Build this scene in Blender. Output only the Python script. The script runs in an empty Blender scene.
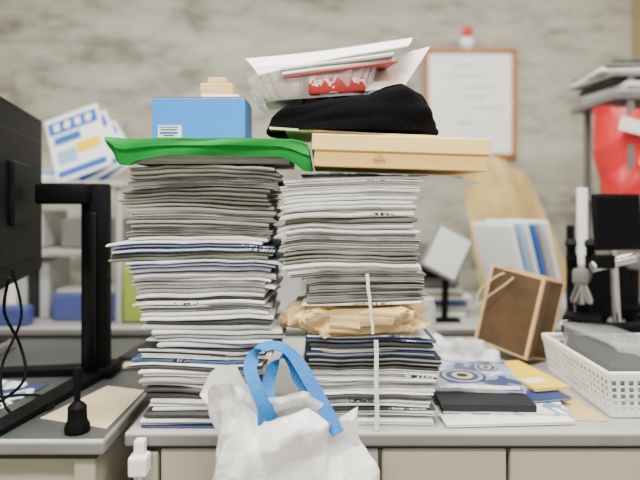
import bpy, bmesh, math, random
from mathutils import Vector, Matrix, Euler, noise
random.seed(31)
F=560.0; ZC=1.15
def X(px,d): return (px-320)/F*d
def Z(py,d): return ZC+(200-py)/F*d
DT=0.72
# ---------------- materials ----------------
def sock(n,names,v):
    for k in names:
        if k in n.inputs:
            n.inputs[k].default_value=v; return
def mat(name,c1,c2=None,rough=0.6,metal=0.0,scale=(8,8,8),nscale=1.0,detail=4,bump=0.0,lo=0.35,hi=0.65,bscale=None,spec=None,alpha=None):
    m=bpy.data.materials.new(name); m.use_nodes=True
    nt=m.node_tree; b=nt.nodes['Principled BSDF']
    b.inputs['Base Color'].default_value=(*c1,1); b.inputs['Roughness'].default_value=rough; b.inputs['Metallic'].default_value=metal
    if spec is not None: sock(b,['Specular IOR Level'],spec)
    if alpha is not None: b.inputs['Alpha'].default_value=alpha
    if c2 is not None or bump:
        tc=nt.nodes.new('ShaderNodeTexCoord'); mp=nt.nodes.new('ShaderNodeMapping'); mp.inputs['Scale'].default_value=scale
        nz=nt.nodes.new('ShaderNodeTexNoise'); nz.inputs['Scale'].default_value=nscale; nz.inputs['Detail'].default_value=detail
        nt.links.new(tc.outputs['Object'],mp.inputs[0]); nt.links.new(mp.outputs[0],nz.inputs['Vector'])
        if c2 is not None:
            r=nt.nodes.new('ShaderNodeValToRGB'); r.color_ramp.elements[0].position=lo; r.color_ramp.elements[1].position=hi
            r.color_ramp.elements[0].color=(*c1,1); r.color_ramp.elements[1].color=(*c2,1)
            nt.links.new(nz.outputs['Fac'],r.inputs[0]); nt.links.new(r.outputs[0],b.inputs['Base Color'])
        if bump:
            src=nz
            if bscale:
                src=nt.nodes.new('ShaderNodeTexNoise'); src.inputs['Scale'].default_value=bscale; src.inputs['Detail'].default_value=6
                nt.links.new(tc.outputs['Object'],src.inputs['Vector'])
            bp=nt.nodes.new('ShaderNodeBump'); bp.inputs['Strength'].default_value=bump; bp.inputs['Distance'].default_value=0.01
            nt.links.new(src.outputs['Fac'],bp.inputs['Height']); nt.links.new(bp.outputs[0],b.inputs['Normal'])
    return m
def ramp_mat(name,stops,scale=(20,20,20),rough=0.5,detail=3):
    m=bpy.data.materials.new(name); m.use_nodes=True
    nt=m.node_tree; b=nt.nodes['Principled BSDF']; b.inputs['Roughness'].default_value=rough
    tc=nt.nodes.new('ShaderNodeTexCoord'); mp=nt.nodes.new('ShaderNodeMapping'); mp.inputs['Scale'].default_value=scale
    nt.links.new(tc.outputs['Object'],mp.inputs[0])
    t=nt.nodes.new('ShaderNodeTexNoise'); t.inputs['Scale'].default_value=1; t.inputs['Detail'].default_value=detail; out=t.outputs['Fac']
    nt.links.new(mp.outputs[0],t.inputs['Vector'])
    r=nt.nodes.new('ShaderNodeValToRGB'); r.color_ramp.interpolation='CONSTANT'
    e=r.color_ramp.elements
    e[0].position=stops[0][0]; e[0].color=(*stops[0][1],1); e[1].position=stops[1][0]; e[1].color=(*stops[1][1],1)
    for p,c in stops[2:]:
        n=e.new(p); n.color=(*c,1)
    nt.links.new(out,r.inputs[0]); nt.links.new(r.outputs[0],b.inputs['Base Color'])
    return m
LN=(5,5,460); FN=(10,10,60)
M={}
M['pw']=mat('pages_white',(0.50,0.50,0.485),(0.93,0.93,0.91),0.7,scale=LN,lo=.33,hi=.55)
M['pg']=mat('pages_grey',(0.18,0.18,0.168),(0.48,0.48,0.45),0.7,scale=LN,lo=.35,hi=.65)
M['po']=mat('pages_olive',(0.08,0.08,0.065),(0.27,0.27,0.225),0.7,scale=LN,lo=.35,hi=.65)
M['pc']=mat('pages_cream',(0.50,0.47,0.40),(0.85,0.82,0.74),0.7,scale=LN,lo=.35,hi=.6)
M['fw']=mat('folded_spine_white',(0.76,0.76,0.75),(0.95,0.95,0.94),0.5,scale=FN)
M['fg']=mat('folded_spine_grey',(0.28,0.28,0.26),(0.42,0.42,0.39),0.5,scale=FN)
M['fo']=mat('folded_spine_olive',(0.11,0.11,0.09),(0.21,0.21,0.175),0.5,scale=FN)
M['fd']=mat('folded_spine_dark',(0.03,0.03,0.03),(0.07,0.07,0.065),0.5,scale=FN)
M['fl']=mat('folded_spine_lavender',(0.55,0.56,0.64),(0.66,0.67,0.74),0.5,scale=FN)
M['fr']=mat('folded_spine_red',(0.35,0.03,0.02),(0.5,0.08,0.06),0.5,scale=FN)
M['fb']=mat('folded_spine_blue',(0.05,0.10,0.20),(0.10,0.18,0.30),0.5,scale=FN)
M['cw']=mat('cover_white',(0.90,0.90,0.89),rough=0.35)
M['cg']=mat('cover_grey',(0.42,0.43,0.42),rough=0.4)
M['cd']=mat('cover_charcoal',(0.02,0.02,0.024),rough=0.5,spec=.2)
M['cn']=mat('cover_navy',(0.015,0.04,0.15),rough=0.4)
M['cb']=mat('cover_pale_blue',(0.28,0.48,0.70),rough=0.35)
M['cp']=ramp_mat('cover_printed',[(0,(0.03,0.05,0.12)),(0.42,(0.8,0.8,0.8)),(0.5,(0.15,0.3,0.45)),(0.56,(0.85,0.85,0.85)),(0.66,(0.08,0.08,0.1))],scale=(14,14,60),rough=0.4,detail=1)
M['spine']=ramp_mat('spine_printed',[(0,(0.02,0.02,0.03)),(0.47,(0.8,0.8,0.8)),(0.56,(0.05,0.09,0.16))],scale=(160,160,60),rough=0.4)
black=mat('black_plastic',(0.003,0.003,0.0035),(0.005,0.005,0.006),0.55,scale=(30,30,30),spec=.08)
blackgl=mat('black_gloss',(0.003,0.003,0.004),rough=0.3,spec=.2)
screen=mat('dark_screen',(0.002,0.002,0.003),rough=0.35,spec=.08)
chrome=mat('brushed_chrome',(0.6,0.6,0.62),rough=0.25,metal=1)
whitepl=mat('white_plastic',(0.88,0.88,0.86),rough=0.4)
kraft=mat('kraft_paper',(0.48,0.32,0.13),(0.68,0.49,0.23),0.6,scale=(14,14,14),bump=.25,bscale=60)
kraftd=mat('brown_bag_paper',(0.075,0.045,0.022),(0.11,0.066,0.033),0.7,scale=(15,15,15),spec=.2)
kraftt=mat('tan_bag_paper',(0.66,0.43,0.20),rough=0.7)
kraftm=mat('mid_brown_bag_paper',(0.13,0.08,0.042),rough=0.7)
deskm=mat('desk_laminate',(0.36,0.36,0.335),(0.41,0.405,0.375),0.45,scale=(6,6,6))
edgem=mat('desk_edge_strip',(0.19,0.185,0.17),(0.23,0.225,0.21),0.4,scale=(9,9,9))
steel=mat('drawer_enamel',(0.44,0.41,0.33),(0.48,0.45,0.365),0.42,scale=(3,3,3))
matm=mat('desk_mat_dark',(0.04,0.045,0.043),(0.065,0.07,0.067),0.5,scale=(8,8,8))
dark=mat('shadow_gap_dark',(0.03,0.03,0.03),rough=.8)
green=mat('green_vinyl',(0.004,0.25,0.03),(0.007,0.34,0.05),0.55,scale=(7,7,7),bump=.12,bscale=25,spec=.25)
bluebox=mat('blue_carton',(0.012,0.23,0.78),(0.018,0.27,0.82),0.5,scale=(4,4,4))
wood=mat('pale_wood',(0.66,0.42,0.18),(0.80,0.57,0.29),0.6,scale=(10,10,90))
woodd=mat('cabinet_wood',(0.36,0.26,0.13),(0.42,0.31,0.16),0.6,scale=(10,10,60))
frame=mat('board_frame_wood',(0.34,0.12,0.03),(0.42,0.17,0.05),0.5,scale=(10,10,30))
cream=mat('cream_paper',(0.85,0.70,0.38),rough=.6)
yellow=mat('yellow_box_card',(0.84,0.55,0.15),(0.88,0.60,0.18),0.55,scale=(5,5,5))
yellowl=mat('yellow_box_lid',(0.93,0.67,0.25),rough=0.5)
gold=mat('gold_stamp',(0.60,0.36,0.10),rough=0.4)
ribbon=mat('blue_webbing',(0.006,0.13,0.42),(0.015,0.20,0.54),0.7,scale=(300,300,300),bump=.2)
bagm=mat('white_bag_film',(0.84,0.83,0.81),(0.92,0.91,0.89),0.35,scale=(12,12,12),bump=.12,bscale=40)
film=mat('white_film',(0.84,0.85,0.87),rough=0.3)
envm=mat('tan_envelope',(0.52,0.37,0.13),(0.66,0.48,0.21),0.7,scale=(6,6,6))
redm=mat('red_bag_vinyl',(0.50,0.006,0.012),(0.62,0.012,0.02),0.4,scale=(6,6,6))
tapem=mat('white_twine',(0.78,0.78,0.74),rough=.6)
paper=mat('plain_paper',(0.87,0.86,0.83),rough=.6)
papery=mat('note_paper',(0.66,0.55,0.34),rough=.6)
purple=mat('blue_violet_plastic',(0.06,0.08,0.26),rough=.4)
lime=mat('lime_plastic',(0.34,0.42,0.06),rough=.5)
greym=mat('grey_plastic',(0.15,0.15,0.14),rough=.5)
lgrey=mat('light_grey_plastic',(0.44,0.44,0.415),rough=.5)
ink=mat('faint_ink',(0.40,0.42,0.48),rough=.6)
bluec=mat('blue_cover',(0.02,0.12,0.5),rough=.4)
yelc=mat('yellow_cover',(0.92,0.62,0.01),rough=.4)
magill=ramp_mat('magazine_illustration',[(0,(0.05,0.08,0.18)),(0.44,(0.30,0.38,0.55)),(0.55,(0.65,0.70,0.78)),(0.66,(0.6,0.55,0.4))],scale=(16,16,16),rough=.3,detail=2)
def glassy(name,col,a,rough=.12):
    m=bpy.data.materials.new(name); m.use_nodes=True
    b=m.node_tree.nodes['Principled BSDF']
    b.inputs['Base Color'].default_value=(*col,1); b.inputs['Roughness'].default_value=rough; b.inputs['Alpha'].default_value=a
    return m
clear=glassy('clear_plastic',(0.5,0.52,0.52),0.28)
clearr=glassy('clear_ridge_plastic',(0.72,0.72,0.69),0.36)
def wallmat():
    m=bpy.data.materials.new('bare_concrete'); m.use_nodes=True
    nt=m.node_tree; b=nt.nodes['Principled BSDF']; b.inputs['Roughness'].default_value=.85
    tc=nt.nodes.new('ShaderNodeTexCoord')
    def nz(sc,s,d):
        mp=nt.nodes.new('ShaderNodeMapping'); mp.inputs['Scale'].default_value=sc
        n=nt.nodes.new('ShaderNodeTexNoise'); n.inputs['Scale'].default_value=s; n.inputs['Detail'].default_value=d
        n.inputs['Roughness'].default_value=.72
        nt.links.new(tc.outputs['Object'],mp.inputs[0]); nt.links.new(mp.outputs[0],n.inputs['Vector']); return n
    a=nz((2.0,2.0,6.5),2.0,10); c=nz((1,1,1.8),1.8,8)
    mx=nt.nodes.new('ShaderNodeMath'); mx.operation='ADD'
    nt.links.new(a.outputs['Fac'],mx.inputs[0]); nt.links.new(c.outputs['Fac'],mx.inputs[1])
    r=nt.nodes.new('ShaderNodeValToRGB'); e=r.color_ramp.elements
    hl=nt.nodes.new('ShaderNodeMapRange'); hl.inputs['From Min'].default_value=.80; hl.inputs['From Max'].default_value=1.22
    nt.links.new(mx.outputs[0],hl.inputs['Value']); nt.links.new(hl.outputs[0],r.inputs[0])
    e[0].color=(0.18,0.172,0.135,1); e[1].color=(0.49,0.47,0.395,1)
    k=e.new(.42); k.color=(0.36,0.345,0.285,1)
    nt.links.new(r.outputs[0],b.inputs['Base Color'])
    bp=nt.nodes.new('ShaderNodeBump'); bp.inputs['Strength'].default_value=.3; nt.links.new(a.outputs['Fac'],bp.inputs['Height']); nt.links.new(bp.outputs[0],b.inputs['Normal'])
    return m
concrete=wallmat()
plaster=mat('painted_plaster',(0.62,0.60,0.54),(0.66,0.64,0.58),.8,scale=(2,2,2))
ceilm=mat('ceiling_tile',(0.80,0.80,0.78),rough=.9)
floorm=mat('vinyl_floor',(0.20,0.19,0.17),(0.26,0.25,0.22),.5,scale=(5,5,5))
# ---------------- crumple function: sum of triangular folds ----------------
_r=random.Random(5)
FOLD=[(Vector((_r.gauss(0,1),_r.gauss(0,1),_r.gauss(0,1))).normalized(),_r.uniform(.7,1.6),_r.uniform(0,9)) for _ in range(5)]
def crumple(p,fr):
    w=Vector((noise.noise(p*fr*.25),noise.noise(p*fr*.25+Vector((7,3,1))),noise.noise(p*fr*.25+Vector((2,8,5)))))
    q=p*fr+w*2.2; s=0
    for d,f,o in FOLD:
        s+=abs(((q.dot(d)*f+o)%2)-1)/f
    return s/len(FOLD)-.45
# ---------------- mesh builder ----------------
class MB:
    def __init__(s): s.v=[]; s.f=[]; s.m=[]; s.mats=[]
    def mi(s,m):
        if m not in s.mats: s.mats.append(m)
        return s.mats.index(m)
    def add(s,vs,fs,m,T=None):
        o=len(s.v)
        for p in vs:
            p=Vector(p)
            if T is not None: p=T@p
            s.v.append(p)
        k=s.mi(m)
        for f in fs: s.f.append([i+o for i in f]); s.m.append(k)
    def box(s,c,sz,m,rot=(0,0,0),ch=0.0,T=None):
        hx,hy,hz=[a/2 for a in sz]
        R=Matrix.Translation(c)@Euler(rot).to_matrix().to_4x4()
        if T is not None: R=T@R
        ch=min(ch,hx*.9,hy*.9,hz*.9)
        if ch<=0:
            vs=[(x,y,z) for z in(-hz,hz) for y in(-hy,hy) for x in(-hx,hx)]
            fs=[(0,2,3,1),(4,5,7,6),(0,1,5,4),(2,6,7,3),(0,4,6,2),(1,3,7,5)]
            s.add(vs,fs,m,R); return
        bm=bmesh.new(); bmesh.ops.create_cube(bm,size=1)
        for v in bm.verts: v.co=Vector((v.co.x*2*hx,v.co.y*2*hy,v.co.z*2*hz))
        bmesh.ops.bevel(bm,geom=bm.edges[:],offset=ch,segments=2,profile=.5,affect='EDGES')
        bm.verts.index_update()
        s.add([v.co.copy() for v in bm.verts],[[v.index for v in f.verts] for f in bm.faces],m,R); bm.free()
    def hexa(s,p,m,T=None):
        s.add(p,[(3,2,1,0),(4,5,6,7),(0,1,5,4),(1,2,6,5),(2,3,7,6),(3,0,4,7)],m,T)
    def lathe(s,prof,m,T=None,n=24,cap=True):
        vs=[];fs=[]
        for r,z in prof:
            for i in range(n):
                a=2*math.pi*i/n; vs.append((r*math.cos(a),r*math.sin(a),z))
        for j in range(len(prof)-1):
            for i in range(n):
                i2=(i+1)%n; fs.append((j*n+i,j*n+i2,(j+1)*n+i2,(j+1)*n+i))
        if cap:
            fs.append(tuple(range(n))[::-1]); fs.append(tuple((len(prof)-1)*n+i for i in range(n)))
        s.add(vs,fs,m,T)
    def cyl(s,a,b,r,m,r2=None,n=16):
        a=Vector(a);b=Vector(b);d=b-a
        T=Matrix.Translation(a)@d.to_track_quat('Z','Y').to_matrix().to_4x4()
        s.lathe([(r,0),(r2 if r2 is not None else r,d.length)],m,T,n)
    def tube(s,pts,r,m,n=8,res=6):
        P=smooth(pts,res)
        vs=[];fs=[]
        up=Vector((0,0,1))
        for i,p in enumerate(P):
            t=(P[min(i+1,len(P)-1)]-P[max(i-1,0)]).normalized()
            a=t.cross(up)
            if a.length<1e-3: a=t.cross(Vector((1,0,0)))
            a.normalize(); b=t.cross(a)
            for k in range(n):
                an=2*math.pi*k/n; vs.append(p+a*(r*math.cos(an))+b*(r*math.sin(an)))
        for j in range(len(P)-1):
            for k in range(n):
                k2=(k+1)%n; fs.append((j*n+k,j*n+k2,(j+1)*n+k2,(j+1)*n+k))
        fs.append(tuple(range(n))); fs.append(tuple((len(P)-1)*n+k for k in range(n)))
        s.add(vs,fs,m)
    def ribbon(s,pts,side,w,m,res=8,th=0.0015):
        P=smooth(pts,res); S=smooth(side,res) if isinstance(side,list) else [Vector(side)]*len(P)
        vs=[];fs=[]
        for i,p in enumerate(P):
            t=(P[min(i+1,len(P)-1)]-P[max(i-1,0)]).normalized()
            sd=S[i].normalized(); sd=(sd-t*sd.dot(t)).normalized(); nn=t.cross(sd)
            for a,b in((-1,-1),(1,-1),(1,1),(-1,1)): vs.append(p+sd*(a*w/2)+nn*(b*th/2))
        for j in range(len(P)-1):
            for k in range(4):
                k2=(k+1)%4; fs.append((j*4+k,j*4+k2,(j+1)*4+k2,(j+1)*4+k))
        fs.append((0,1,2,3)); e=(len(P)-1)*4; fs.append((e,e+1,e+2,e+3))
        s.add(vs,fs,m)
    def surf(s,fn,nu,nv,m,closed_u=False,T=None):
        vs=[fn(i/(nu if closed_u else nu-1),j/(nv-1)) for j in range(nv) for i in range(nu)]
        fs=[]
        for j in range(nv-1):
            for i in range(nu if closed_u else nu-1):
                i2=(i+1)%nu; fs.append((j*nu+i,j*nu+i2,(j+1)*nu+i2,(j+1)*nu+i))
        s.add(vs,fs,m,T)
    def sheet(s,fn,nu,nv,th,m,T=None):
        def top(u,v): return Vector(fn(u,v))
        n=nu*nv
        vs=[top(i/(nu-1),j/(nv-1)) for j in range(nv) for i in range(nu)]
        vs2=[p-Vector((0,0,th)) for p in vs]; fs=[]
        for j in range(nv-1):
            for i in range(nu-1):
                a=j*nu+i; fs.append((a,a+1,a+nu+1,a+nu)); fs.append((n+a+nu,n+a+nu+1,n+a+1,n+a))
        for i in range(nu-1):
            fs.append((i+1,i,n+i,n+i+1)); a=(nv-1)*nu+i; fs.append((a,a+1,n+a+1,n+a))
        for j in range(nv-1):
            a=j*nu; fs.append((a,a+nu,n+a+nu,n+a)); a+=nu-1; fs.append((a+nu,a,n+a,n+a+nu))
        s.add(vs+vs2,fs,m,T)
    def slab(s,cx,cy,z0,t,w,d,rz,m,bend=None,inset=.3,nx=12,ny=4,T=None):
        hx,hy=w/2,d/2
        ring=[]
        for i in range(nx): ring.append((-hx+w*i/nx,-hy))
        for i in range(ny): ring.append((hx,-hy+d*i/ny))
        for i in range(nx): ring.append((hx-w*i/nx,hy))
        for i in range(ny): ring.append((-hx,hy-d*i/ny))
        n=len(ring); vs=[]; c,sn=math.cos(rz),math.sin(rz)
        lv=((0,inset*t),(.25*t,inset*t*.15),(.5*t,0),(.75*t,inset*t*.15),(t,inset*t))
        for lz,ins in lv:
            kx=(hx-ins)/hx; ky=(hy-ins)/hy
            for x,y in ring:
                x2=x*kx;y2=y*ky; wx=cx+x2*c-y2*sn; wy=cy+x2*sn+y2*c
                z=z0+lz
                if bend: z+=bend(wx,wy,z0)
                vs.append((wx,wy,z))
        N=len(lv)
        fs=[tuple(range(n))[::-1],tuple((N-1)*n+i for i in range(n))]
        for L in range(N-1):
            for i in range(n):
                j=(i+1)%n; fs.append((L*n+i,L*n+j,(L+1)*n+j,(L+1)*n+i))
        s.add(vs,fs,m,T)
    def build(s,name,smooth_=False,parent=None,angle=35):
        me=bpy.data.meshes.new(name); me.from_pydata([tuple(v) for v in s.v],[],s.f); 
        for m in s.mats: me.materials.append(m)
        for p,k in zip(me.polygons,s.m): p.material_index=k
        bm=bmesh.new(); bm.from_mesh(me); bmesh.ops.recalc_face_normals(bm,faces=bm.faces[:])
        if smooth_:
            for f in bm.faces: f.smooth=True
            for e in bm.edges:
                if len(e.link_faces)==2 and e.calc_face_angle(0)>math.radians(angle): e.smooth=False
        bm.to_mesh(me); bm.free()
        o=bpy.data.objects.new(name,me); bpy.context.collection.objects.link(o)
        if parent: o.parent=parent
        return o
def smooth(pts,res):
    P=[Vector(p) for p in pts]; out=[]
    for i in range(len(P)-1):
        p0=P[max(i-1,0)];p1=P[i];p2=P[i+1];p3=P[min(i+2,len(P)-1)]
        for k in range(res):
            t=k/res
            out.append(0.5*((2*p1)+(p2-p0)*t+(2*p0-5*p1+4*p2-p3)*t*t+(3*p1-p0-3*p2+p3)*t**3))
    out.append(P[-1]); return out
def interp(tab,x):
    if x<=tab[0][0]: return tab[0][1]
    for (a,b),(c,d) in zip(tab,tab[1:]):
        if x<=c: return b+(d-b)*(x-a)/(c-a)
    return tab[-1][1]
def sp(x,e): return math.copysign(abs(x)**e,x)
def simple(name,c,sz,m,ch=0,rot=(0,0,0)):
    b=MB(); b.box(c,sz,m,rot,ch); return b.build(name)
# ---------------- room ----------------
WY=2.95
simple('floor',(0,.5,-.05),(5.2,5.1,.1),floorm)
simple('ceiling',(0,.5,2.65),(5.2,5.1,.1),ceilm)
simple('wall_back',(0,WY+.05,1.3),(5.2,.1,2.6),concrete)
simple('wall_left',(-2.55,.5,1.3),(.1,4.9,2.6),plaster)
simple('wall_right',(2.55,.5,1.3),(.1,4.9,2.6),plaster)
simple('wall_front',(0,-2.0,1.3),(5.0,.1,2.6),plaster)
b=MB(); b.box((1.88,2.82,1.3),(.48,.24,2.6),woodd,ch=.004); b.box((1.88,2.69,1.3),(.40,.015,2.5),woodd,ch=.003)
b.build('wooden_cabinet_side')
# ---------------- lights ----------------
emis=bpy.data.materials.new('lamp_tube'); emis.use_nodes=True
nb=emis.node_tree.nodes['Principled BSDF']; nb.inputs['Emission Color'].default_value=(1,.98,.94,1); nb.inputs['Emission Strength'].default_value=6
for i,(x,y,p) in enumerate([(-.6,-.4,54),(.9,-.4,48),(0.0,.85,58),(-.9,2.0,24),(1.0,2.0,24)]):
    b=MB(); b.box((x,y,2.585),(1.25,.24,.03),whitepl,ch=.004)
    for dy in(-.06,.06): b.cyl((x-.58,y+dy,2.55),(x+.58,y+dy,2.55),.014,emis,n=12)
    b.build('fluorescent_ceiling_light' )
    L=bpy.data.lights.new('fluorescent_area','AREA'); L.shape='RECTANGLE'; L.size=1.2; L.size_y=.25; L.energy=p; L.color=(1,.975,.915)
    o=bpy.data.objects.new('fluorescent_area_light',L); o.location=(x,y,2.52); bpy.context.collection.objects.link(o)
w=bpy.data.worlds.new('World'); bpy.context.scene.world=w; w.use_nodes=True
w.node_tree.nodes['Background'].inputs[0].default_value=(.8,.8,.78,1); w.node_tree.nodes['Background'].inputs[1].default_value=.5
# ---------------- desks ----------------
b=MB()
def desk(b,x0,x1,y0,y1,top):
    cx=(x0+x1)/2; cy=(y0+y1)/2
    b.box((cx,cy+.004,DT-.013),(x1-x0-.01,y1-y0-.008,.026),top,ch=.003)
    b.box((cx,y0+.005,DT-.0135),(x1-x0,.014,.025),edgem,ch=.005)
    b.box((cx,y0+.0045,DT-.0035),(x1-x0-.004,.012,.006),lgrey,ch=.002)
    for xx in(x0+.005,x1-.005): b.box((xx,cy,DT-.0135),(.012,y1-y0,.025),edgem,ch=.005)
    b.box((cx,y0+.03,DT-.032),(x1-x0-.04,.03,.014),dark)
x0,x1,y0,y1=-.362,1.25,1.035,1.76
desk(b,x0,x1,y0,y1,deskm)
b.box((x0+.03,y0+.36,.345),(.03,.68,.69),steel,ch=.003); b.box((x1-.03,y0+.36,.345),(.03,.68,.69),steel,ch=.003)
b.box(((x0+x1)/2,y1-.03,.38),(x1-x0-.06,.02,.58),steel)
b.box((x0+.037,y0+.025,.35),(.045,.04,.66),steel,ch=.004)
for xa,xb in((-.298,.109),(.116,.349),(.356,.80),(.807,1.2)):
    cx=(xa+xb)/2
    b.box((cx,y0+.022,.62),(xb-xa,.02,.13),steel,ch=.004)
    b.box((cx,y0+.010,.575),(min(.12,(xb-xa)*.5),.012,.02),chrome,ch=.003)
    if xa>.3:
        b.box((cx,y0+.022,.42),(xb-xa,.02,.25),steel,ch=.004); b.box((cx,y0+.022,.17),(xb-xa,.02,.23),steel,ch=.004)
        b.box((cx,y0+.3,.34),(xb-xa,.5,.6),steel)
b.build('steel_office_desk')
b=MB(); desk(b,-1.75,-.386,1.0,1.72,matm)
b.box((-.43,1.045,.34),(.04,.05,.68),steel,ch=.005); b.box((-1.7,1.045,.34),(.04,.05,.68),steel,ch=.005)
b.box((-1.05,1.055,.645),(1.2,.02,.08),steel,ch=.004); b.box((-1.05,1.69,.4),(1.3,.02,.56),steel); b.box((-.43,1.36,.34),(.03,.6,.66),steel)
b.build('steel_office_desk')
b=MB(); desk(b,-1.7,1.6,1.88,2.62,deskm)
for xx in(-1.65,-.05,1.55):
    for yy in(1.93,2.57): b.box((xx,yy,.347),(.04,.04,.693),steel)
b.build('long_back_table')
b=MB(); b.box((X(142,1.03),1.016,Z(463,1.02)),(.034,.034,.036),whitepl,ch=.005); b.box((X(142,1.03),1.020,Z(447,1.02)),(.020,.020,.030),whitepl,ch=.004)
b.cyl((X(142,1.03),1.02,Z(474,1.02)),(X(142,1.03),1.02,.50),.004,whitepl)
b.build('white_power_plug')
# ---------------- magazine stacks ----------------
def bend(x,y,z):
    return .007*noise.noise(Vector((x*7,y*4,z*12)))+.003*noise.noise(Vector((x*20,y*8,z*24)))
def bendS(cx):
    def f(x,y,z):
        k=min(1,(z-DT)/.05)
        return k*(bend(x,y,z)-.8*max(0,abs(x-cx)-.08)**2)
    return f
def magazine(b,cx,cy,z,t,w,d,rz,pg,cv,bf,spine=False):
    if pg.name.startswith('folded'):
        b.slab(cx,cy,z,t*.97,w,d,rz,pg,bf,inset=.5)
    else:
        ct=.0008
        b.slab(cx,cy,z,ct,w,d,rz,cv,bf,inset=0)
        b.slab(cx,cy,z+ct,t-2*ct,w-.003,d-.003,rz,pg,bf,inset=.35)
        b.slab(cx,cy,z+t-ct,ct,w,d,rz,cv,bf,inset=0)
    if spine:
        c,s=math.cos(rz),math.sin(rz)
        L=random.uniform(.03,.09); ox=random.uniform(-w/2+L/2,w/2-L/2)
        px=cx+ox*c+(d/2)*s; py=cy+ox*s-(d/2)*c
        b.slab(px,py+.0008,z+t*.2,t*.6,L,.003,rz,M['spine'],bf,inset=.1,nx=6,ny=1)
def stack(b,z0,z1,lt,rt,d0,plan,bf,ydep=.21):
    z=z0; i=0; off=0; rzb=0; yb=0
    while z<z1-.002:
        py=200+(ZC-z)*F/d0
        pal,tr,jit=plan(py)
        t=tr[0]+(tr[1]-tr[0])*random.random()**1.3
        if z+t>z1: t=z1-z
        if t<.0022: break
        xl=X(interp(lt,py),d0); xr=X(interp(rt,py),d0)
        w=(xr-xl)+random.uniform(-.014,.004)
        if random.random()<.3: off=random.gauss(0,jit); rzb=random.gauss(0,jit*3.6); yb=abs(random.gauss(0,.006))
        cx=(xl+xr)/2+off*.8+random.gauss(0,jit*.7)
        pg,cv,spn=random.choice(pal)
        rz=rzb+random.gauss(0,.014)
        if random.random()<.15: rz+=random.choice((-1,1))*random.uniform(.02,.06)
        cy=d0+ydep/2+yb+abs(random.gauss(0,.003))+abs(rz)*.11
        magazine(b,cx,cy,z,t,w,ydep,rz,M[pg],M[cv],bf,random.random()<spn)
        z+=t+random.uniform(.0003,.0015); i+=1
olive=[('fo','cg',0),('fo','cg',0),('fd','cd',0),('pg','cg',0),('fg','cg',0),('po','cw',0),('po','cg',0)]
white=[('pw','cw',.1),('fw','cw',.15),('fw','cw',.0),('fw','cw',.0),('fw','cw',.05),('pw','cg',.1),('pw','cw',0),('fg','cw',0),('pw','cd',.25),('pc','cw',0),('pw','cn',.3),('fl','cw',0)]
low=[('fw','cw',.2),('pw','cn',.4),('pw','cp',.2),('fw','cd',.2),('fw','cw',0),('fw','cw',0),('fg','cw',0),('fd','cd',.5)]
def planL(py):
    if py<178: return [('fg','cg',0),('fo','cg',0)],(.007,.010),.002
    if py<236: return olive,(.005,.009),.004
    if py<262: return white+olive[:3],(.004,.011),.009
    if py<300: return white,(.005,.013),.009
    if py<325: return olive+white[:4],(.005,.009),.005
    if py<362: return white,(.005,.012),.010
    if py<380: return [('fb','cn',.3),('fw','cp',.2),('fw','cb',.1),('fd','cn',.5),('fw','cw',.2)],(.004,.008),.008
    return low,(.004,.011),.008
LTl=[(160,126),(180,123),(205,121),(225,128),(240,124),(248,108),(256,104),(262,112),(268,130),(285,128),(300,134),(330,140),(345,143),(362,138),(368,126),(374,130),(382,142),(405,146),(430,138)]
LTr=[(160,278),(200,275),(240,272),(255,276),(280,274),(300,270),(340,274),(365,268),(380,262),(430,256)]
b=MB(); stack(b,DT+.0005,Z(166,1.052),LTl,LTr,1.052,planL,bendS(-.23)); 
b.build('magazine_stack',True,angle=40)
def planR(py):
    if py<192: return [('pw','cw',.1),('fw','cp',.1),('fd','cd',0),('fw','cw',0)],(.003,.007),.008
    if py<215: return [('fg','cg',0),('po','cw',0),('fg','cw',0),('fw','cw',0),('fw','cd',.1)],(.005,.008),.005
    if py<234: return white[:7]+olive[:1],(.006,.011),.007
    if py<262: return olive+[('pg','cw',.1)]*4+[('fw','cw',0)],(.0045,.007),.003
    if py<275: return [('fw','cw',0),('pw','cw',.1)],(.008,.011),.003
    if py<305: return olive+[('pg','cg',0)],(.0045,.007),.002
    if py<372: return [('pg','cn',.4),('fw','cd',.4),('fd','cp',.3),('pg','cd',.2),('fw','cw',.1),('fb','cn',.3),('fd','cd',.5)],(.005,.009),.005
    return [('fw','cw',.1),('pw','cg',.1),('pg','cw',.2),('fd','cd',.2),('fw','cw',0)],(.004,.008),.005
RTl=[(172,302),(180,280),(200,280),(230,282),(262,281),(275,284),(282,308),(304,304),(338,306),(370,303),(430,303)]
RTr=[(172,415),(180,424),(200,420),(240,421),(262,421),(275,426),(300,427),(338,434),(360,441),(430,440)]
D2=1.052
zk0=Z(338,D2); zk1=Z(308,D2); ztop=Z(177,D2)
b=MB(); stack(b,DT+.0005,zk0,RTl,RTr,D2,planR,bendS(.09))
b.build('bundled_journal_stack',True,angle=40)
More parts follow.
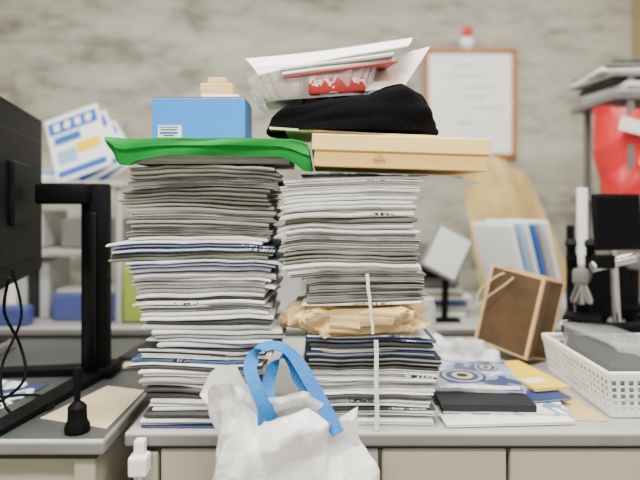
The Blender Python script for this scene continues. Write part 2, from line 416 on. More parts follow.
# crumpled kraft envelope
b=MB()
KD=1.025
kx0,kx1=X(277,KD),X(444,KD); kc=(kx0+kx1)/2; kw=(kx1-kx0)/2
def kfn(u,v):
    a=u*2*math.pi
    ph=(v-.5)*math.pi
    c_=sp(math.cos(a),.22); s_=sp(math.sin(a),.22)
    r=max(0.0,math.cos(ph))**.22
    zz=sp(math.sin(ph),.7)
    xx=c_*r
    hgt=(zk1-zk0)/2+.001
    prof=interp([(-1,.35),(-.93,.75),(-.8,1),(.50,1),(.72,.72),(.88,.36),(1,.08)],xx)
    mid=(zk0+zk1)/2+interp([(-1,.004),(-.8,.0),(.6,0),(.9,-.003),(1,-.004)],xx)
    p=Vector((kc+kw*xx, KD+.010+.120+.121*s_*r, mid+hgt*zz*prof))
    n=.085*crumple(Vector((p.x,p.y*.6,p.z*1.3)),18)+.045*crumple(p+Vector((3,1,2)),40)+.012*crumple(p+Vector((6,1,2)),90)
    n=max(-.020,min(.014,n))-.004
    return Vector((p.x+n*c_*r*.8,p.y+n*s_*r*1.2,p.z+n*.22*zz))
b.surf(kfn,360,50,kraft,closed_u=True)
b.build('kraft_paper_envelope',True,angle=20)
b=MB(); stack(b,zk1+.004,ztop,RTl,RTr,D2,planR,bendS(.09)); b.build('journal_stack',True,angle=40)
b=MB()
b.sheet(lambda u,v:(X(405,1.05)+u*.155,1.06+v*.2,ztop+.0035-.014*u*u+.002*math.sin(v*5)),10,6,.0015,paper)
b.sheet(lambda u,v:(X(300,1.05)+u*.24,1.055+v*.2,ztop+.0060+.002*math.sin(u*5)),10,6,.0015,M['cp'])
b.build('loose_cover_sheet',True)
b=MB()
def band(px,px2,py0,py1,y,w=.005):
    P=[]
    for k in range(9):
        t=k/8; P.append((X(px+(px2-px)*t,y)+.0006*math.sin(k*1.3),y,Z(py0+(py1-py0)*t,y)))
    b.ribbon(P,(1,0,0),w,tapem)
band(367,370,274,305,1.042,.006); band(370,373,305,334,1.014,.005)
b.build('twine_binding')
b=MB(); band(376,377,340,430,1.040,.008); b.build('twine_binding')
# ---------------- green folder ----------------
b=MB()
GY=1.028
gx0,gx1=X(107,1.04),X(308,1.04); zt=Z(166,1.052)
def gtop(u,v):
    x=gx0+(gx1-gx0)*u
    z=interp([(0,1.266),(.05,1.264),(.12,1.263),(.3,1.264),(.7,1.264),(.92,1.262),(.97,1.258),(1,1.252)],u)
    return Vector((x+.006*noise.noise(Vector((v*3,1,u))),GY+.27*v+.005*noise.noise(Vector((u*4,0,3))),z+.0015*noise.noise(Vector((u*9,v*5,0)))))
b.sheet(gtop,50,20,.003,green)
def gflap(u,v):
    x=gx0+(gx1-gx0)*u
    zt_=gtop(u,0).z-.002
    zb=interp([(0,1.256),(.03,1.240),(.06,1.216),(.10,1.214),(.15,1.224),(.3,1.233),(.6,1.233),(.86,1.230),(.92,1.218),(.96,1.204),(1,1.202)],u)
    bul=.003*math.sin(v*math.pi)+.002*math.sin(u*11+v*4)
    step=.006 if v>.42 else 0
    return Vector((x+.008*v*(1 if u>.5 else -.3)*(abs(u-.5)*2)**3,GY-bul+step+.006*v+.005*noise.noise(Vector((u*4,0,3))),zt_+(zb-zt_)*v))
b.surf(gflap,70,24,green)
def gback(u,v):
    p=gflap(u,1); return Vector((p.x,p.y+v*.03,p.z+v*(.003)))
b.surf(gback,60,3,green)
def gside(u,v):
    p=gtop(1,u); return Vector((p.x+.008*v,p.y,p.z-.05*v*(1-.3*u)))
b.surf(gside,20,6,green)
b.slab((X(130,1.052)+X(290,1.052))/2,1.050+.12,zt+.005,.034,X(290,1.052)-X(130,1.052),.215,0,M['pg'],None,inset=.05)
b.build('green_document_folder',True,angle=50)
# ---------------- blue carton ----------------
b=MB()
bz=1.2665; d=1.065; bx0,bx1=X(152,d),X(245,d); bh=Z(98,d)-bz
b.box(((bx0+bx1)/2,d+.055,bz+bh/2),(bx1-bx0,.11,bh),bluebox,ch=.0015)
b.box(((bx0+bx1)/2,d+.055,bz+bh+.0012),(bx1-bx0-.002,.108,.0022),greym)
b.box((X(170,d),d-.0006,bz+.0140),(.045,.0012,.023),paper)
for k,(wd,zz) in enumerate([(.036,.022),(.030,.017),(.034,.011),(.02,.006)]): b.box((X(170,d)-.002,d-.0014,bz+zz),(wd,.0006,.002 if k!=2 else .004),M['cd'] if k%2 else bluec)
b.build('blue_carton_box')
b=MB(); zb=bz+bh+.0024
b.box((X(218,d),d+.05,zb+.004),(.074,.06,.008),whitepl,ch=.002)
b.box((X(214,d),d+.05,zb+.0195),(.064,.05,.023),wood,ch=.002)
b.box((X(214,d),d+.05,zb+.037),(.036,.045,.012),wood,ch=.002)
b.build('small_wooden_block')
# ---------------- yellow box ----------------
yd=1.03; b=MB()
cx=(X(311,yd)+X(491,yd))/2; wd=X(491,yd)-X(311,yd)
T=Matrix.Translation((cx,yd,ztop+.014))@Euler((0,math.radians(1.8),0)).to_matrix().to_4x4()
b.box((0,.115,.018),(wd-.010,.22,.034),yellow,ch=.0015,T=T)
b.box((0,.115,.0455),(wd,.23,.030),yellowl,ch=.002,T=T)
b.box((-.04,.0035,.017),(.024,.0012,.003),gold,T=T)
for k in range(5): b.box((-.05+.005*k,.0035,.012),(.003,.0012,.002),gold,T=T)
b.lathe([(.006,0),(.006,.0012)],gold,T@Matrix.Translation((-.04,.0035,.020))@Euler((math.pi/2,0,0)).to_matrix().to_4x4())
b.build('yellow_gift_box')
yt=ztop+.014+.0615
b=MB()
b.sheet(lambda u,v:(X(270,1.06)+u*.31,1.045+v*.21,yt+.012-.010*u+.006*(1-u)**2),14,6,.004,cream)
b.build('cream_paper_folder',True)
# ---------------- black mesh pouch ----------------
b=MB()
mesh=mat('black_mesh_cloth',(0.0015,0.0015,0.002),(0.006,0.006,0.007),0.95,scale=(420,420,420),bump=.5,spec=.05)
pz=yt+.012
pt=[(266,124),(272,112),(285,105),(310,103),(340,102),(352,99),(368,99),(385,91),(402,86),(425,90),(437,100),(440,112),(430,124)]
pL=X(264,1.05); pR=X(444,1.05)
def pfn(u,v):
    a=u*2*math.pi; ph=v*math.pi/2
    c_=sp(math.cos(a),.6); s_=sp(math.sin(a),.7)
    r=math.cos(ph)**.5 if v<1 else 0
    x=(pL+pR)/2+(pR-pL)/2*c_*r
    px=320+x*F/1.05
    top=Z(interp(pt,px),1.11)-pz
    y=1.045+.085+.09*s_*r
    p=Vector((x,y,pz+max(.004,top)*math.sin(ph)**.6 ))
    n=noise.noise(p*16)*.008+abs(noise.noise(Vector((p.x*9,p.y*30,p.z*30))))*.010
    f=math.sin(min(1,v*3)*math.pi/2)
    return Vector((p.x+n*c_*.5,p.y+n*s_-.003,p.z+(n*.5)*f))
b.surf(pfn,140,36,mesh,closed_u=True)
b.surf(lambda u,v:((pL+pR)/2+(pR-pL)/2*sp(math.cos(u*2*math.pi),.6)*v,1.13+.09*sp(math.sin(u*2*math.pi),.7)*v,pz),60,3,mesh,closed_u=True)
b.build('black_mesh_pouch',True,angle=70)
# ---------------- clear plastic tray + sheets ----------------
b=MB()
tz=Z(104,1.12)
T=Matrix.Translation((X(312,1.13),1.135,tz+.030))@Euler((math.radians(-4),math.radians(-5),math.radians(6))).to_matrix().to_4x4()
def tray(u,v,R=1):
    a=u*2*math.pi
    k=.80+.20*v+ R*.030*math.sin(u*2*math.pi*26)*(1 if .08<v<.85 else 0)
    return Vector((.128*sp(math.cos(a),.35)*k,.075*sp(math.sin(a),.35)*k,-.03+.058*v))
b.surf(tray,416,14,clearr,closed_u=True,T=T)
b.surf(lambda u,v:Vector((tray(u,0,0).x*v,tray(u,0,0).y*v,-.03)),100,4,clear,closed_u=True,T=T)
b.surf(lambda u,v:Vector((tray(u,1,0).x*(1+.06*v),tray(u,1,0).y*(1+.08*v),.028+.003*v)),100,3,clearr,closed_u=True,T=T)
redp=ramp_mat('red_packaging',[(0,(0.36,0.015,0.012)),(0.52,(0.75,0.58,0.48)),(0.58,(0.40,0.03,0.025))],scale=(30,30,30),rough=.35)
tanp=mat('snack_wrapper_tan',(0.30,0.17,0.10),(0.62,0.50,0.4),0.35,scale=(30,30,30))
b.box((.040,-.012,-.003),(.115,.11,.046),redp,rot=(0,0,.05),ch=.008,T=T)
b.box((-.060,-.010,-.008),(.075,.10,.036),tanp,rot=(0,0,-.1),ch=.008,T=T)
b.build('clear_plastic_tray',True,angle=40)
b=MB()
T4=Matrix.Translation((X(336,1.13),1.150,tz+.064))@Euler((math.radians(6),math.radians(-9),.1)).to_matrix().to_4x4()
b.slab(0,0,0,.005,.22,.17,0,M['fr'],None,inset=.2,T=T4); b.slab(-.008,.002,.0055,.005,.22,.17,.05,M['fw'],None,inset=.2,T=T4)
b.slab(.0,.002,.011,.004,.21,.17,-.03,M['fo'],None,inset=.2,T=T4); b.slab(-.006,.002,.0155,.005,.22,.17,.02,M['fw'],None,inset=.2,T=T4)
b.build('printed_booklets',True)
def quad_sheet(name,c,th,m,nu=12,nv=10,wav=.003):
    c=[Vector(p) for p in c]; b=MB()
    def f(u,v):
        p=(c[0]*(1-u)+c[1]*u)*(1-v)+(c[3]*(1-u)+c[2]*u)*v
        return p+Vector((0,0,wav*math.sin(u*4+v*3)))
    b.sheet(f,nu,nv,th,m); return b.build(name,True)
quad_sheet('white_envelope',[(X(258,1.05),1.055,Z(74,1.05)),(X(408,1.08),1.08,Z(44,1.08)),(X(414,1.24),1.26,Z(36,1.24)),(X(246,1.24),1.23,Z(60,1.24))],.0025,paper)
leafm=mat('glossy_leaflet_print',(0.80,0.76,0.73),(0.85,0.40,0.35),0.15,scale=(14,14,14),lo=.52,hi=.72)
quad_sheet('glossy_leaflet',[(X(364,1.06),1.085,Z(88,1.06)),(X(400,1.07),1.07,Z(90,1.07)),(X(434,1.19),1.23,Z(42,1.19)),(X(372,1.19),1.23,Z(56,1.19))],.0015,leafm)
quad_sheet('folded_leaflet',[(X(372,1.11),1.11,Z(82,1.11)),(X(405,1.11),1.11,Z(86,1.11)),(X(418,1.23),1.26,Z(47,1.23)),(X(380,1.23),1.26,Z(56,1.23))],.0015,paper)
# ---------------- white bag with blue handles ----------------
b=MB(); by=.955
xs0,xs1=X(201,by),X(381,by); bc=(xs0+xs1)/2
rimF=[(193,430),(202,410),(212,386),(220,377),(236,377),(246,398),(262,412),(285,406),(310,402),(325,412),(345,424),(366,414),(378,430)]
zb0=.47
def bagf(u,v):
    a=u*2*math.pi
    c_=sp(math.cos(a),.55); s_=sp(math.sin(a),.8)
    hw=(xs1-xs0)/2*(1.02-.06*v+.02*math.sin(v*6)); hd=.056-.030*v
    x=bc+hw*c_; px=320+x*F/by
    zr=Z(interp(rimF,px),by)+(.012 if s_>0 else -.004)
    z=zb0+(zr-zb0)*v
    p=Vector((x,by+hd*s_,z))
    q=Vector((p.x,p.y*.5,p.z*.75))
    n=.20*crumple(q,8)+.11*crumple(q+Vector((4,2,9)),17)+.035*crumple(q+Vector((1,6,3)),42)
    n=max(-.04,min(.034,n))
    if s_>0: n=min(n,.012)
    nrm=Vector((c_,s_*1.2,0)).normalized()
    p=p+nrm*n*Vector((.5,1,0)).length*.7; p.z+=.02*crumple(q,26)*v
    return p
b.surf(bagf,440,180,bagm,closed_u=True)
b.surf(lambda u,v:Vector((bc+(bagf(u,0).x-bc)*v,by+(bagf(u,0).y-by)*v,zb0)),80,4,bagm,closed_u=True)
def hp(px,py,y): return (X(px,y),y,Z(py,y))
b.ribbon([hp(264,430,.935),hp(264,408,.935),hp(256,388,.945),hp(250,368,.965),hp(256,353,.99),hp(268,346,1.01),hp(284,348,1.012),hp(298,362,1.01),hp(312,385,.99),hp(326,410,.96),hp(338,434,.935)],
         [(1,0,.1),(1,0,.1),(1,.2,.3),(.9,.5,.2),(.5,1,.3),(.2,1,.5),(.3,1,.5),(.8,.5,.4),(1,0,.6),(1,0,.5),(1,0,.5)],.023,ribbon)
b.ribbon([hp(272,432,.97),hp(270,405,.98),hp(268,385,1.0),hp(274,366,1.015),hp(284,356,1.02),hp(292,364,1.022),hp(300,380,1.015),hp(318,400,.99),hp(330,425,.97)],
         [(1,0,.1),(1,0,.1),(1,.3,0),(.8,.6,.2),(.3,1,.3),(.5,1,.3),(1,.4,.4),(1,0,.5),(1,0,.5)],.023,ribbon)
b.build('white_carrier_bag',True,angle=30)
b=MB()
b.lathe([(.16,.44),(.17,.445),(.17,.462),(.165,.466)],mat('stool_seat_vinyl',(.12,.12,.12),rough=.5),Matrix.Translation((bc,.84,0)),32)
for a in(45,135,225,315):
    ca,sa=math.cos(math.radians(a)),math.sin(math.radians(a)); b.cyl((bc+ca*.12,.84+sa*.12,.44),(bc+ca*.17,.84+sa*.17,0),.011,chrome)
b.build('round_stool',True)
# ---------------- monitor ----------------
emp=bpy.data.objects.new('computer_monitor',None); bpy.context.collection.objects.link(emp)
b=MB()
mc=Vector((-.700,1.25,1.165)); dirv=Vector((-.25,.97,0)).normalized()
ang=math.atan2(dirv.y,dirv.x)
T=Matrix.Translation(mc)@Euler((0,0,ang)).to_matrix().to_4x4()
b.box((0,0,0),(.60,.020,.41),black,ch=.005,T=T)
b.box((0,.011,0),(.58,.002,.385),screen,T=T)
b.box((0,-.015,-.01),(.46,.014,.30),black,ch=.006,T=T)
b.box((0,-.026,.0),(.14,.014,.14),black,ch=.005,T=T)
b.build('panel',parent=emp)
b=MB()
sx=-.543
b.box((sx,1.36,.955),(.064,.035,.47),black,ch=.006); b.box((sx-.005,1.339,.93),(.030,.010,.38),blackgl,ch=.003)
b.box((sx-.065,1.33,1.165),(.12,.05,.05),black,ch=.008)
def bar(p,q,w,z0,z1):
    p=Vector(p);q=Vector(q);n=Vector((-(q-p).y,(q-p).x,0)).normalized()*w/2
    b.hexa([(*(p-n).xy,z0),(*(q-n*.8).xy,z0),(*(q+n*.8).xy,z0),(*(p+n).xy,z0),(*(p-n).xy,z1+.008),(*(q-n*.8).xy,z1),(*(q+n*.8).xy,z1),(*(p+n).xy,z1+.008)],black)
bar((sx+.01,1.40,0),(-.60,1.02,0),.05,DT+.0015,DT+.012)
bar((sx,1.39,0),(-.95,1.36,0),.05,DT+.0015,DT+.012)
b.box((sx,1.38,DT+.016),(.09,.08,.028),black,ch=.008)
b.tube([(-.60,1.08,1.0),(-.62,1.10,.93),(-.60,1.12,.86),(-.58,1.10,.80),(-.62,1.08,.76),(-.70,1.07,.728)],.003,black)
b.tube([(-.66,1.2,1.0),(-.64,1.2,.9),(-.66,1.16,.8),(-.62,1.12,.7255),(-.55,1.15,.7255),(-.62,1.22,.7255),(-.72,1.2,.7255)],.003,black)
b.build('stand_and_cable',True,parent=emp)
md=1.03; mx=X(75,md)
b=MB(); T=Matrix.Translation((mx,md+.01,DT+.0005))
b.lathe([(.021,0),(.023,.004),(.022,.012),(.0175,.022),(.0165,.040),(.017,.046),(.012,.052),(.006,.056),(.0055,.072),(.007,.074),(.0075,.112),(.006,.118),(.003,.12)],black,T,28)
b.build('desktop_microphone',True)
def flat(name,c,z,th,m):
    b=MB(); p=[(x,y,z) for x,y in c]+[(x,y,z+th) for x,y in c]; b.hexa(p,m); return b.build(name)
flat('kraft_envelope',[(-.55,1.10),(-.40,1.05),(-.395,1.26),(-.49,1.29)],DT+.0005,.0015,papery)
flat('printed_leaflet',[(-.83,1.18),(-.66,1.12),(-.63,1.30),(-.80,1.34)],DT+.0005,.002,M['cp'])
b=MB(); b.slab(-.455,1.50,DT+.0005,.014,.12,.16,.2,papery); b.slab(-.46,1.50,DT+.015,.012,.11,.13,-.1,M['cd']); b.build('paper_pad_stack')
b=MB(); b.box((-.98,1.56,DT+.0135),(.20,.13,.026),greym,ch=.005); b.box((-.98,1.56,DT+.028),(.17,.1,.003),black); b.build('desk_telephone_base')
# ---------------- right desk items ----------------
flat('kraft_envelope',[(.36,1.10),(.560,1.085),(.545,1.40),(.38,1.42)],DT+.0005,.0015,envm)
b=MB()
magazine(b,.36,1.110,DT+.0025,.005,.25,.10,.06,M['pw'],M['cw'],None)
magazine(b,.37,1.155,DT+.0078,.005,.25,.11,-.05,M['pw'],M['cp'],None)
magazine(b,.36,1.30,DT+.0025,.018,.23,.17,.02,M['pw'],M['cb'],None)
b.build('booklet_pile')
b=MB(); magazine(b,.335,1.160,DT+.0135,.013,.185,.115,-.03,M['pg'],M['cd'],None); b.box((.334,1.103,DT+.020),(.183,.003,.0128),M['cd'],rot=(0,0,-.03)); b.build('black_hardcover_book')
b=MB(); magazine(b,.345,1.275,DT+.0275,.007,.19,.21,-.10,M['pw'],magill,None)
for (cx_,cy_,r1) in((.32,1.26,.052),(.39,1.32,.030)):
    for k,(rr,mm) in enumerate(((1,M['cn']),(.86,M['cg']),(.70,M['cn']),(.45,papery),(.25,M['cd']))):
        b.lathe([(r1*rr,0),(r1*rr,.0004)],mm,Matrix.Translation((cx_,cy_,DT+.0346+.0004*k)),28)
b.box((.345,1.185,DT+.0348),(.15,.02,.0005),M['cw'],rot=(0,0,-.1)); b.build('illustrated_magazine')
b=MB(); magazine(b,.478,1.30,DT+.0215,.006,.085,.20,.22,M['pw'],yelc,None); b.box((.478,1.25,DT+.0278),(.05,.03,.0005),M['cw'],rot=(0,0,.22)); b.build('yellow_booklet')
b=MB(); magazine(b,.475,1.185,DT+.0135,.005,.09,.06,.2,M['pw'],M['cn'],None); b.build('navy_pamphlet')
b=MB()
def lump(b,cx,cy,cz,rx,ry,rz,m,nu=200,nv=50):
    def f(u,v):
        a=u*2*math.pi; ph=v*math.pi/2
        p=Vector((math.cos(a)*math.cos(ph)**.7,math.sin(a)*math.cos(ph)**.7,math.sin(ph)))
        q=Vector((p.x*rx,p.y*ry,p.z*rz))
        n=.10*crumple(q,18)+.05*crumple(q+Vector((2,5,1)),40)
        z=cz+rz*p.z+ n*(.2+.8*p.z)*min(1,v*4)
        return Vector((cx+(rx+n)*p.x,cy+(ry+n)*p.y,max(cz,z)))
    b.surf(f,nu,nv,m,closed_u=True)
lump(b,.365,1.475,DT+.0008,.098,.06,.062,film)
b.build('crumpled_plastic_wrap',True,angle=30)
# brown paper shopping bag
b=MB()
bd,bhh=.105,.215
T=Matrix.Translation((.520,1.53,DT+.022))@Euler((0,math.radians(13),0)).to_matrix().to_4x4()@Euler((0,0,math.radians(-52))).to_matrix().to_4x4()
def q(p,m): b.add(p,[(0,1,2,3)],m,T)
w2,d2=.082,bd/2
def wallq(x0_,y0_,x1_,y1_,m,ed=(1,1)):
    ex=Vector((x1_-x0_,y1_-y0_,0)); L=ex.length; ex.normalize(); n=Vector((ex.y,-ex.x,0))
    def pt_(s,z,o=0): return Vector((x0_,y0_,0))+ex*s+Vector((0,0,z))+n*o
    q([pt_(0,0),pt_(L,0),pt_(L,bhh),pt_(0,bhh)],m)
    q([pt_(0,0,-.001),pt_(L,0,-.001),pt_(L,bhh,-.001),pt_(0,bhh,-.001)],kraftt)
    if ed[0]: q([pt_(0,0,.0006),pt_(.009,0,.0006),pt_(.009,bhh,.0006),pt_(0,bhh,.0006)],kraftt)
    if ed[1]: q([pt_(L-.009,0,.0006),pt_(L,0,.0006),pt_(L,bhh,.0006),pt_(L-.009,bhh,.0006)],kraftt)
    q([pt_(0,bhh-.006,.0007),pt_(L,bhh-.006,.0007),pt_(L,bhh,.0007),pt_(0,bhh,.0007)],kraftt)
    q([pt_(0,0,.0007),pt_(L,0,.0007),pt_(L,.004,.0007),pt_(0,.004,.0007)],kraftt)
wallq(-w2,-d2,w2,-d2,kraftd)
wallq(w2,-d2,w2-.012,0,kraftm,(1,0)); wallq(w2-.012,0,w2,d2,kraftd,(0,1))
wallq(w2,d2,-w2,d2,kraftd); wallq(-w2,d2,-w2+.012,0,kraftm,(1,0)); wallq(-w2+.012,0,-w2,-d2,kraftm,(0,1))
q([(-w2,-d2,0),(w2,-d2,0),(w2,d2,0),(-w2,d2,0)],kraftm)
hl=[T@Vector(p) for p in((-.035,-d2-.002,bhh-.015),(-.055,-d2-.014,bhh-.035),(-.085,-d2-.022,bhh-.08),(-.083,-d2-.022,bhh-.120),(-.055,-d2-.018,bhh-.085),(-.02,-d2-.012,bhh-.045),(-.005,-d2-.002,bhh-.02))]
b.tube(hl,.0020,papery)
b.build('brown_paper_shopping_bag')
# white basket
b=MB()
def wallb(c,nu,nv,th=.0025,rim=.14,base=.10):
    c=[Vector(p) for p in c]; n=(c[1]-c[0]).cross(c[3]-c[0]).normalized()*th
    def P(u,v): return (c[0]*(1-u)+c[1]*u)*(1-v)+(c[3]*(1-u)+c[2]*u)*v
    def patch(u0,u1,v0,v1,k=1):
        A=[P(u0,v0),P(u1,v0),P(u1,v1),P(u0,v1)]
        b.hexa([A[0],A[1],A[2],A[3],A[0]+n*k,A[1]+n*k,A[2]+n*k,A[3]+n*k],whitepl)
    patch(0,1,0,base); patch(0,1,1-rim,1,1.8)
    for i in range(nu+1):
        u=i/nu; h=.20/nu; patch(max(0,u-h),min(1,u+h),base,1-rim)
    for j in range(1,nv):
        v=base+(1-rim-base)*j/nv; patch(0,1,v-.018,v+.018)
bx0,bx1,by0,by1=.575,.93,1.105,1.40; hh=.088; fl=.012
z0=DT+.0025; z1=z0+hh
B=[(bx0,by0,z0),(bx1,by0,z0),(bx1,by1,z0),(bx0,by1,z0)]
U=[(bx0-fl,by0-fl,z1),(bx1+fl,by0-fl,z1),(bx1+fl,by1+fl,z1),(bx0-fl,by1+fl,z1)]
for i in range(4):
    j=(i+1)%4; wallb([B[i],B[j],U[j],U[i]],22 if i%2==0 else 18,5)
    p,q_=Vector(U[i]),Vector(U[j]); b.cyl(p,q_,.0045,whitepl,n=8)
b.box(((bx0+bx1)/2,(by0+by1)/2,z0+.001),(bx1-bx0,by1-by0,.002),whitepl)
b.build('white_plastic_basket')
b=MB()
b.box((.655,1.24,z0+.070),(.13,.22,.105),clear,rot=(0.0,.10,.12),ch=.006)
b.box((.655,1.24,z0+.126),(.14,.225,.008),clear,rot=(0.0,.10,.12),ch=.003)
b.box((.655,1.25,z0+.070),(.11,.18,.07),black,rot=(0,.1,.2),ch=.004); b.box((.66,1.2,z0+.108),(.06,.08,.010),lgrey,rot=(0,.1,-.25),ch=.004)
b.tube([(.61,1.16,z0+.08),(.63,1.2,z0+.108),(.69,1.18,z0+.10),(.67,1.28,z0+.108),(.61,1.3,z0+.10)],.003,black)
b.build('clear_storage_case',True)
b=MB(); b.box((.83,1.25,z0+.07),(.14,.20,.12),clear,rot=(.05,.05,-.1),ch=.008); b.box((.83,1.25,z0+.06),(.10,.15,.08),greym,rot=(.0,.1,-.2),ch=.008); b.box((.81,1.2,z0+.14),(.12,.05,.012),black,ch=.003); b.build('clear_accessory_case',True)
b=MB(); b.cyl((.62,1.375,z0+.112),(.80,1.375,z0+.115),.014,black); b.cyl((.60,1.375,z0+.112),(.62,1.375,z0+.112),.018,blackgl); b.build('black_flashlight',True)
def microscope(x,y,s,name,rz):
    b=MB()
    T=Matrix.Translation((x,y,DT+.001))@Euler((0,0,rz)).to_matrix().to_4x4()@Matrix.Scale(s,4)
    b.box((0,0,.015),(.14,.20,.03),black,ch=.008,T=T); b.box((0,.07,.14),(.05,.05,.24),black,ch=.01,T=T)
    b.box((0,.0,.26),(.05,.16,.05),greym,ch=.01,T=T); b.box((0,-.01,.12),(.11,.11,.014),black,ch=.003,T=T)
    for k,a in enumerate((-.35,0,.35)):
        T2=T@Matrix.Translation((0,-.03,.235))@Euler((0,a,0)).to_matrix().to_4x4()
        b.lathe([(.009,-.07),(.014,-.06),(.014,-.01),(.02,0)],chrome,T2,16)
    T3=T@Matrix.Translation((0,-.03,.28))@Euler((math.radians(28),0,0)).to_matrix().to_4x4()
    for dx in(-.028,.028): b.lathe([(.018,0),(.018,.05),(.014,.052),(.014,.09),(.018,.092),(.018,.105)],black,T3@Matrix.Translation((dx,0,0)),18)
    for dx in(-.04,.04):
        b.lathe([(.022,0),(.022,.02),(.016,.022),(.016,.03)],chrome,T@Matrix.Translation((dx,.07,.07))@Euler((0,math.copysign(math.pi/2,dx),0)).to_matrix().to_4x4(),20)
    return b.build(name,True)
microscope(.735,1.57,.85,'microscope',-.5); microscope(.95,1.62,.95,'microscope',.4)
b=MB()
sd=1.44; sxc=X(617,sd)
b.box((sxc,sd,Z(222,sd)),(.130,.02,.145),black,rot=(-.1,0,.15),ch=.006); b.box((sxc-.001,sd-.0115,Z(221,sd)),(.114,.002,.12),screen,rot=(-.1,0,.15))
b.cyl((sxc,sd+.02,Z(245,sd)),(sxc+.01,sd+.01,DT+.02),.010,chrome); b.box((sxc+.01,sd+.01,DT+.0105),(.05,.03,.02),black,ch=.005)
b.box((sxc-.03,sd+.01,Z(262,sd)),(.05,.03,.035),black,ch=.004)
b.cyl((sxc-.06,sd+.01,Z(268,sd)),(sxc+.05,sd+.01,Z(258,sd)),.014,chrome)
b.build('small_preview_monitor',True)
# ---------------- background clutter ----------------
b=MB(); wd_=WY-.012
xa,xb,za,zb_=X(426,wd_),X(514,wd_),Z(156,wd_),Z(51,wd_)
b.box(((xa+xb)/2,WY-.008,(za+zb_)/2),(xb-xa,.012,zb_-za),whitepl)
for xx in(xa,xb): b.box((xx,WY-.012,(za+zb_)/2),(.028,.022,zb_-za+.028),frame,ch=.003)
for zz in(za,zb_): b.box(((xa+xb)/2,WY-.012,zz),(xb-xa,.022,.028),frame,ch=.003)
for (fx,fz,w_) in[(.3,.14,.10),(.25,.24,.20),(.45,.34,.16),(.42,.44,.12),(.5,.54,.18),(.35,.68,.08)]:
    x_=xa+(xb-xa)*fx; z_=zb_-(zb_-za)*fz
    P=[(x_+w_*k/14,WY-.0150,z_+.008*math.sin(k*2.1)+.004*math.sin(k*5)) for k in range(15)]
    b.tube(P,.0028,ink,n=5,res=2)
b.build('framed_white_board')
b=MB(); hx=X(467,wd_); b.lathe([(.035,0),(.035,.01),(.02,.02),(.02,.03)],whitepl,Matrix.Translation((hx,WY-.001,Z(42,wd_)))@Euler((math.pi/2,0,0)).to_matrix().to_4x4())
b.lathe([(.024,0),(.028,.012),(.01,.02)],redm,Matrix.Translation((hx,WY-.012,Z(32,wd_)))@Euler((math.pi/2,0,0)).to_matrix().to_4x4()); b.cyl((hx,WY-.02,Z(42,wd_)),(hx,WY-.02,zb_),.004,whitepl)
b.build('wall_hook',True)
b=MB(); rz_=1.215
b.box((-.93,2.10,rz_-.01),(.50,.36,.02),lgrey,ch=.003)
for xx in(-1.16,-.70):
    for yy in(1.95,2.25): b.cyl((xx,yy,DT+.0005),(xx,yy,rz_-.02),.011,lgrey)
b.box((-.93,2.12,.97),(.47,.32,.012),lgrey)
b.build('desk_shelf_riser')
def flyer(px,py,d,w,h,roll,lean,col2):
    b=MB(); T=Matrix.Translation((X(px,d),d,Z(py,d)))@Euler((0,roll,0)).to_matrix().to_4x4()@Euler((lean,0,0)).to_matrix().to_4x4()
    b.box((0,0,0),(w,.010,h),M['cw'],T=T)
    b.box((0,-.006,h*.33),(w*.92,.002,h*.20),bluec,T=T); b.box((-w*.15,-.006,h*.12),(w*.5,.002,h*.12),bluec,T=T)
    b.box((w*.2,-.006,-h*.08),(w*.45,.002,h*.16),col2,T=T); b.box((-w*.22,-.006,-h*.15),(w*.35,.002,h*.2),M['cb'],T=T)
    b.box((0,-.006,-h*.4),(w*.9,.002,h*.10),bluec,T=T)
    for k in range(4): b.box((-w*.3+w*.2*k,-.0075,h*.33),(w*.10,.001,h*.11),M['cw'],rot=(0,.4*(k%2),0),T=T)
    return b.build('magazine_with_blue_cover')
flyer(78,143,2.00,.20,.25,-.35,-.3,yelc); flyer(93,148,2.06,.19,.24,-.5,-.35,redm); flyer(108,153,2.13,.17,.21,-.65,-.4,bluec)
b=MB(); b.slab(-1.0,2.19,rz_+.0005,.03,.26,.14,.1,M['pw']); b.slab(-1.0,2.19,rz_+.031,.02,.22,.13,-.1,M['cb']); b.build('paper_pile')
b=MB(); b.box((-1.06,2.1,.976+.07),(.14,.2,.13),lgrey,ch=.004); b.build('grey_file_box')
b=MB(); b.box((-.82,2.1,.976+.055),(.2,.22,.10),greym,ch=.004); b.build('grey_file_box')
b=MB()
for k,(x_,m_) in enumerate([(-1.12,M['cw']),(-1.08,M['cg']),(-1.04,M['cd']),(-1.0,M['cg'])]): b.box((x_,2.12,DT+.105),(.032,.18,.205),m_,ch=.003)
b.build('binder_row')
b=MB(); b.box((-.83,2.1,DT+.05),(.24,.24,.098),purple,ch=.01); b.box((-.83,2.1,DT+.105),(.22,.2,.01),lgrey); b.build('blue_storage_tray')
b=MB(); b.box((-1.16,1.92,DT+.035),(.34,.05,.068),purple,ch=.01); b.build('blue_storage_tray')
b=MB(); b.box((-.64,1.98,DT+.10),(.09,.08,.19),lime,ch=.01); b.cyl((-.64,1.98,DT+.195),(-.64,1.98,DT+.235),.02,whitepl); b.build('green_detergent_bottle')
b=MB(); b.box((-.60,2.2,DT+.20),(.10,.2,.40),lgrey,ch=.005); b.build('white_document_box')
b=MB(); b.box((-.18,2.2,DT+.15),(.22,.25,.30),M['cg'],ch=.004); b.build('cardboard_carton')
b=MB()
for k in range(5): b.slab(.43+random.uniform(-.015,.015),2.15,DT+.0005+k*.02,.018,.22,.20,random.uniform(-.1,.1),M[['pw','pg','cn','pc','pg'][k]])
b.build('paper_pile')
b=MB(); b.box((.43,2.17,DT+.19),(.18,.16,.17),greym,ch=.006); b.box((.41,2.08,DT+.17),(.08,.01,.06),black); b.build('grey_equipment_box')
b=MB(); d=1.95
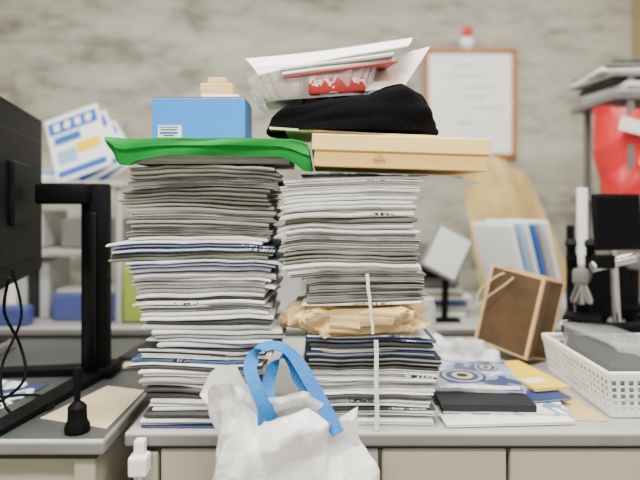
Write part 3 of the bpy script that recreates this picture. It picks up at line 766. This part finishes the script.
R_=(-.25,.5,.0)
b.box((X(447,d),d,Z(253,d)),(.14,.012,.17),greym,rot=R_,ch=.005); b.box((X(447,d),d-.008,Z(253,d)+.002),(.118,.004,.148),mat('pale_screen',(.58,.63,.60),rough=.3),rot=R_)
b.cyl((X(447,d),d+.02,Z(275,d)),(X(447,d),d+.04,DT+.006),.012,black); b.box((X(447,d),d+.03,DT+.006),(.1,.05,.01),black)
b.build('tablet_on_stand')
b=MB(); d=2.05
cols=[M['cw'],M['cb'],M['cw'],bluec,M['cg'],M['cw'],M['cd']]
for k in range(6):
    b.box((.665+k*.028,d+.01*k,DT+.185+.006*(k%3)),(.014,.20,.33),cols[k],rot=(0,-.30,.45),ch=.002)
b.build('file_folder_row')
b=MB()
def env(cx,cy,w_,h_,roll,m,seed):
    def f(u,v):
        z=DT+.05+h_*v; x=cx+(u-.5)*w_*(1-.25*v*v)+math.tan(roll)*(z-DT)
        return Vector((x,cy+.05*math.sin(u*3)+.06*v+.02*noise.noise(Vector((u*4,v*4,seed))),z+.03*math.sin(u*math.pi)*v))
    b.surf(f,20,20,m); b.surf(lambda u,v:f(u,v)+Vector((0,.06*math.sin(u*math.pi)+.001,0)),20,20,m)
env(.82,2.36,.26,.55,-.18,envm,1); env(.98,2.40,.26,.50,-.30,envm,5)
b.box((.86,2.42,DT+.0255),(.30,.14,.05),envm,ch=.01)
b.build('large_tan_envelopes',True,angle=180)
b=MB(); b.box((X(582,1.72),1.72,(DT+Z(188,1.72))/2),(.030,.015,Z(188,1.72)-DT-.001),whitepl,ch=.004); b.box((X(571,1.72),1.725,(DT+Z(225,1.72))/2),(.02,.02,Z(225,1.72)-DT-.001),black,ch=.003); b.build('white_upright_post')
b=MB(); b.box((.86,1.715,DT+.12),(.09,.04,.238),black,ch=.006); b.box((.86,1.70,DT+.25),(.05,.03,.02),chrome,ch=.004); b.build('black_equipment_case')
# right rack (stands on the back table)
b=MB()
for xx in(1.05,1.55):
    for yy in(1.90,2.2): b.box((xx,yy,(DT+1.58)/2+.0005),(.022,.022,1.58-DT),greym)
for zz in(.80,1.155,1.50): b.box((1.29,2.05,zz),(.60,.34,.02),greym,ch=.003)
b.build('steel_shelf_rack')
b=MB()
def rb(u,v):
    a=u*2*math.pi; c_=sp(math.cos(a),.5); s_=sp(math.sin(a),.5)
    k=1-.25*v**3
    p=Vector((1.165+.165*c_-.03*v,1.96+.09*s_*k,1.1665+.28*v+.03*v*(-c_))); n=.08*crumple(p,7)
    return p+Vector((c_*n,s_*n,0))
b.surf(rb,90,30,redm,closed_u=True); b.surf(lambda u,v:Vector((1.135+(rb(u,1).x-1.135)*v,1.96+(rb(u,1).y-1.96)*v,1.446+(rb(u,1).z-1.446)*v)),60,3,redm,closed_u=True)
b.box((1.09,1.85,1.38),(.20,.006,.045),paper,rot=(0,.25,0)); b.box((1.11,1.85,1.27),(.10,.006,.03),paper,rot=(0,.25,0))
b.build('red_vinyl_bag',True,angle=40)
b=MB()
zz=1.5105
for k in range(7):
    t=random.uniform(.012,.022); b.slab(1.17+random.uniform(-.04,.04),2.03,zz,t,.34,.28,random.uniform(-.2,.2),M[['cg','pw','cd','pg','fw','po','cd'][k]]); zz+=t+.001
b.build('document_pile')
b=MB(); b.slab(.295,1.66,DT+.0005,.035,.12,.14,.15,M['pw']); b.build('paper_pile')
b=MB(); b.lathe([(.03,0),(.032,.002),(.032,.08),(.028,.09),(.028,.10)],lgrey,Matrix.Translation((.31,1.66,DT+.037))); b.build('plastic_jar',True)
# ---------------- camera ----------------
cam=bpy.data.cameras.new('camera'); co=bpy.data.objects.new('camera',cam); bpy.context.collection.objects.link(co)
co.location=(0,0,ZC); co.rotation_euler=(math.pi/2,0,0)
cam.sensor_width=36; cam.lens=F/640*36; cam.shift_y=-40/640
cam.clip_start=.02
cam.dof.use_dof=True; cam.dof.focus_distance=1.06; cam.dof.aperture_fstop=1.6
bpy.context.scene.camera=co
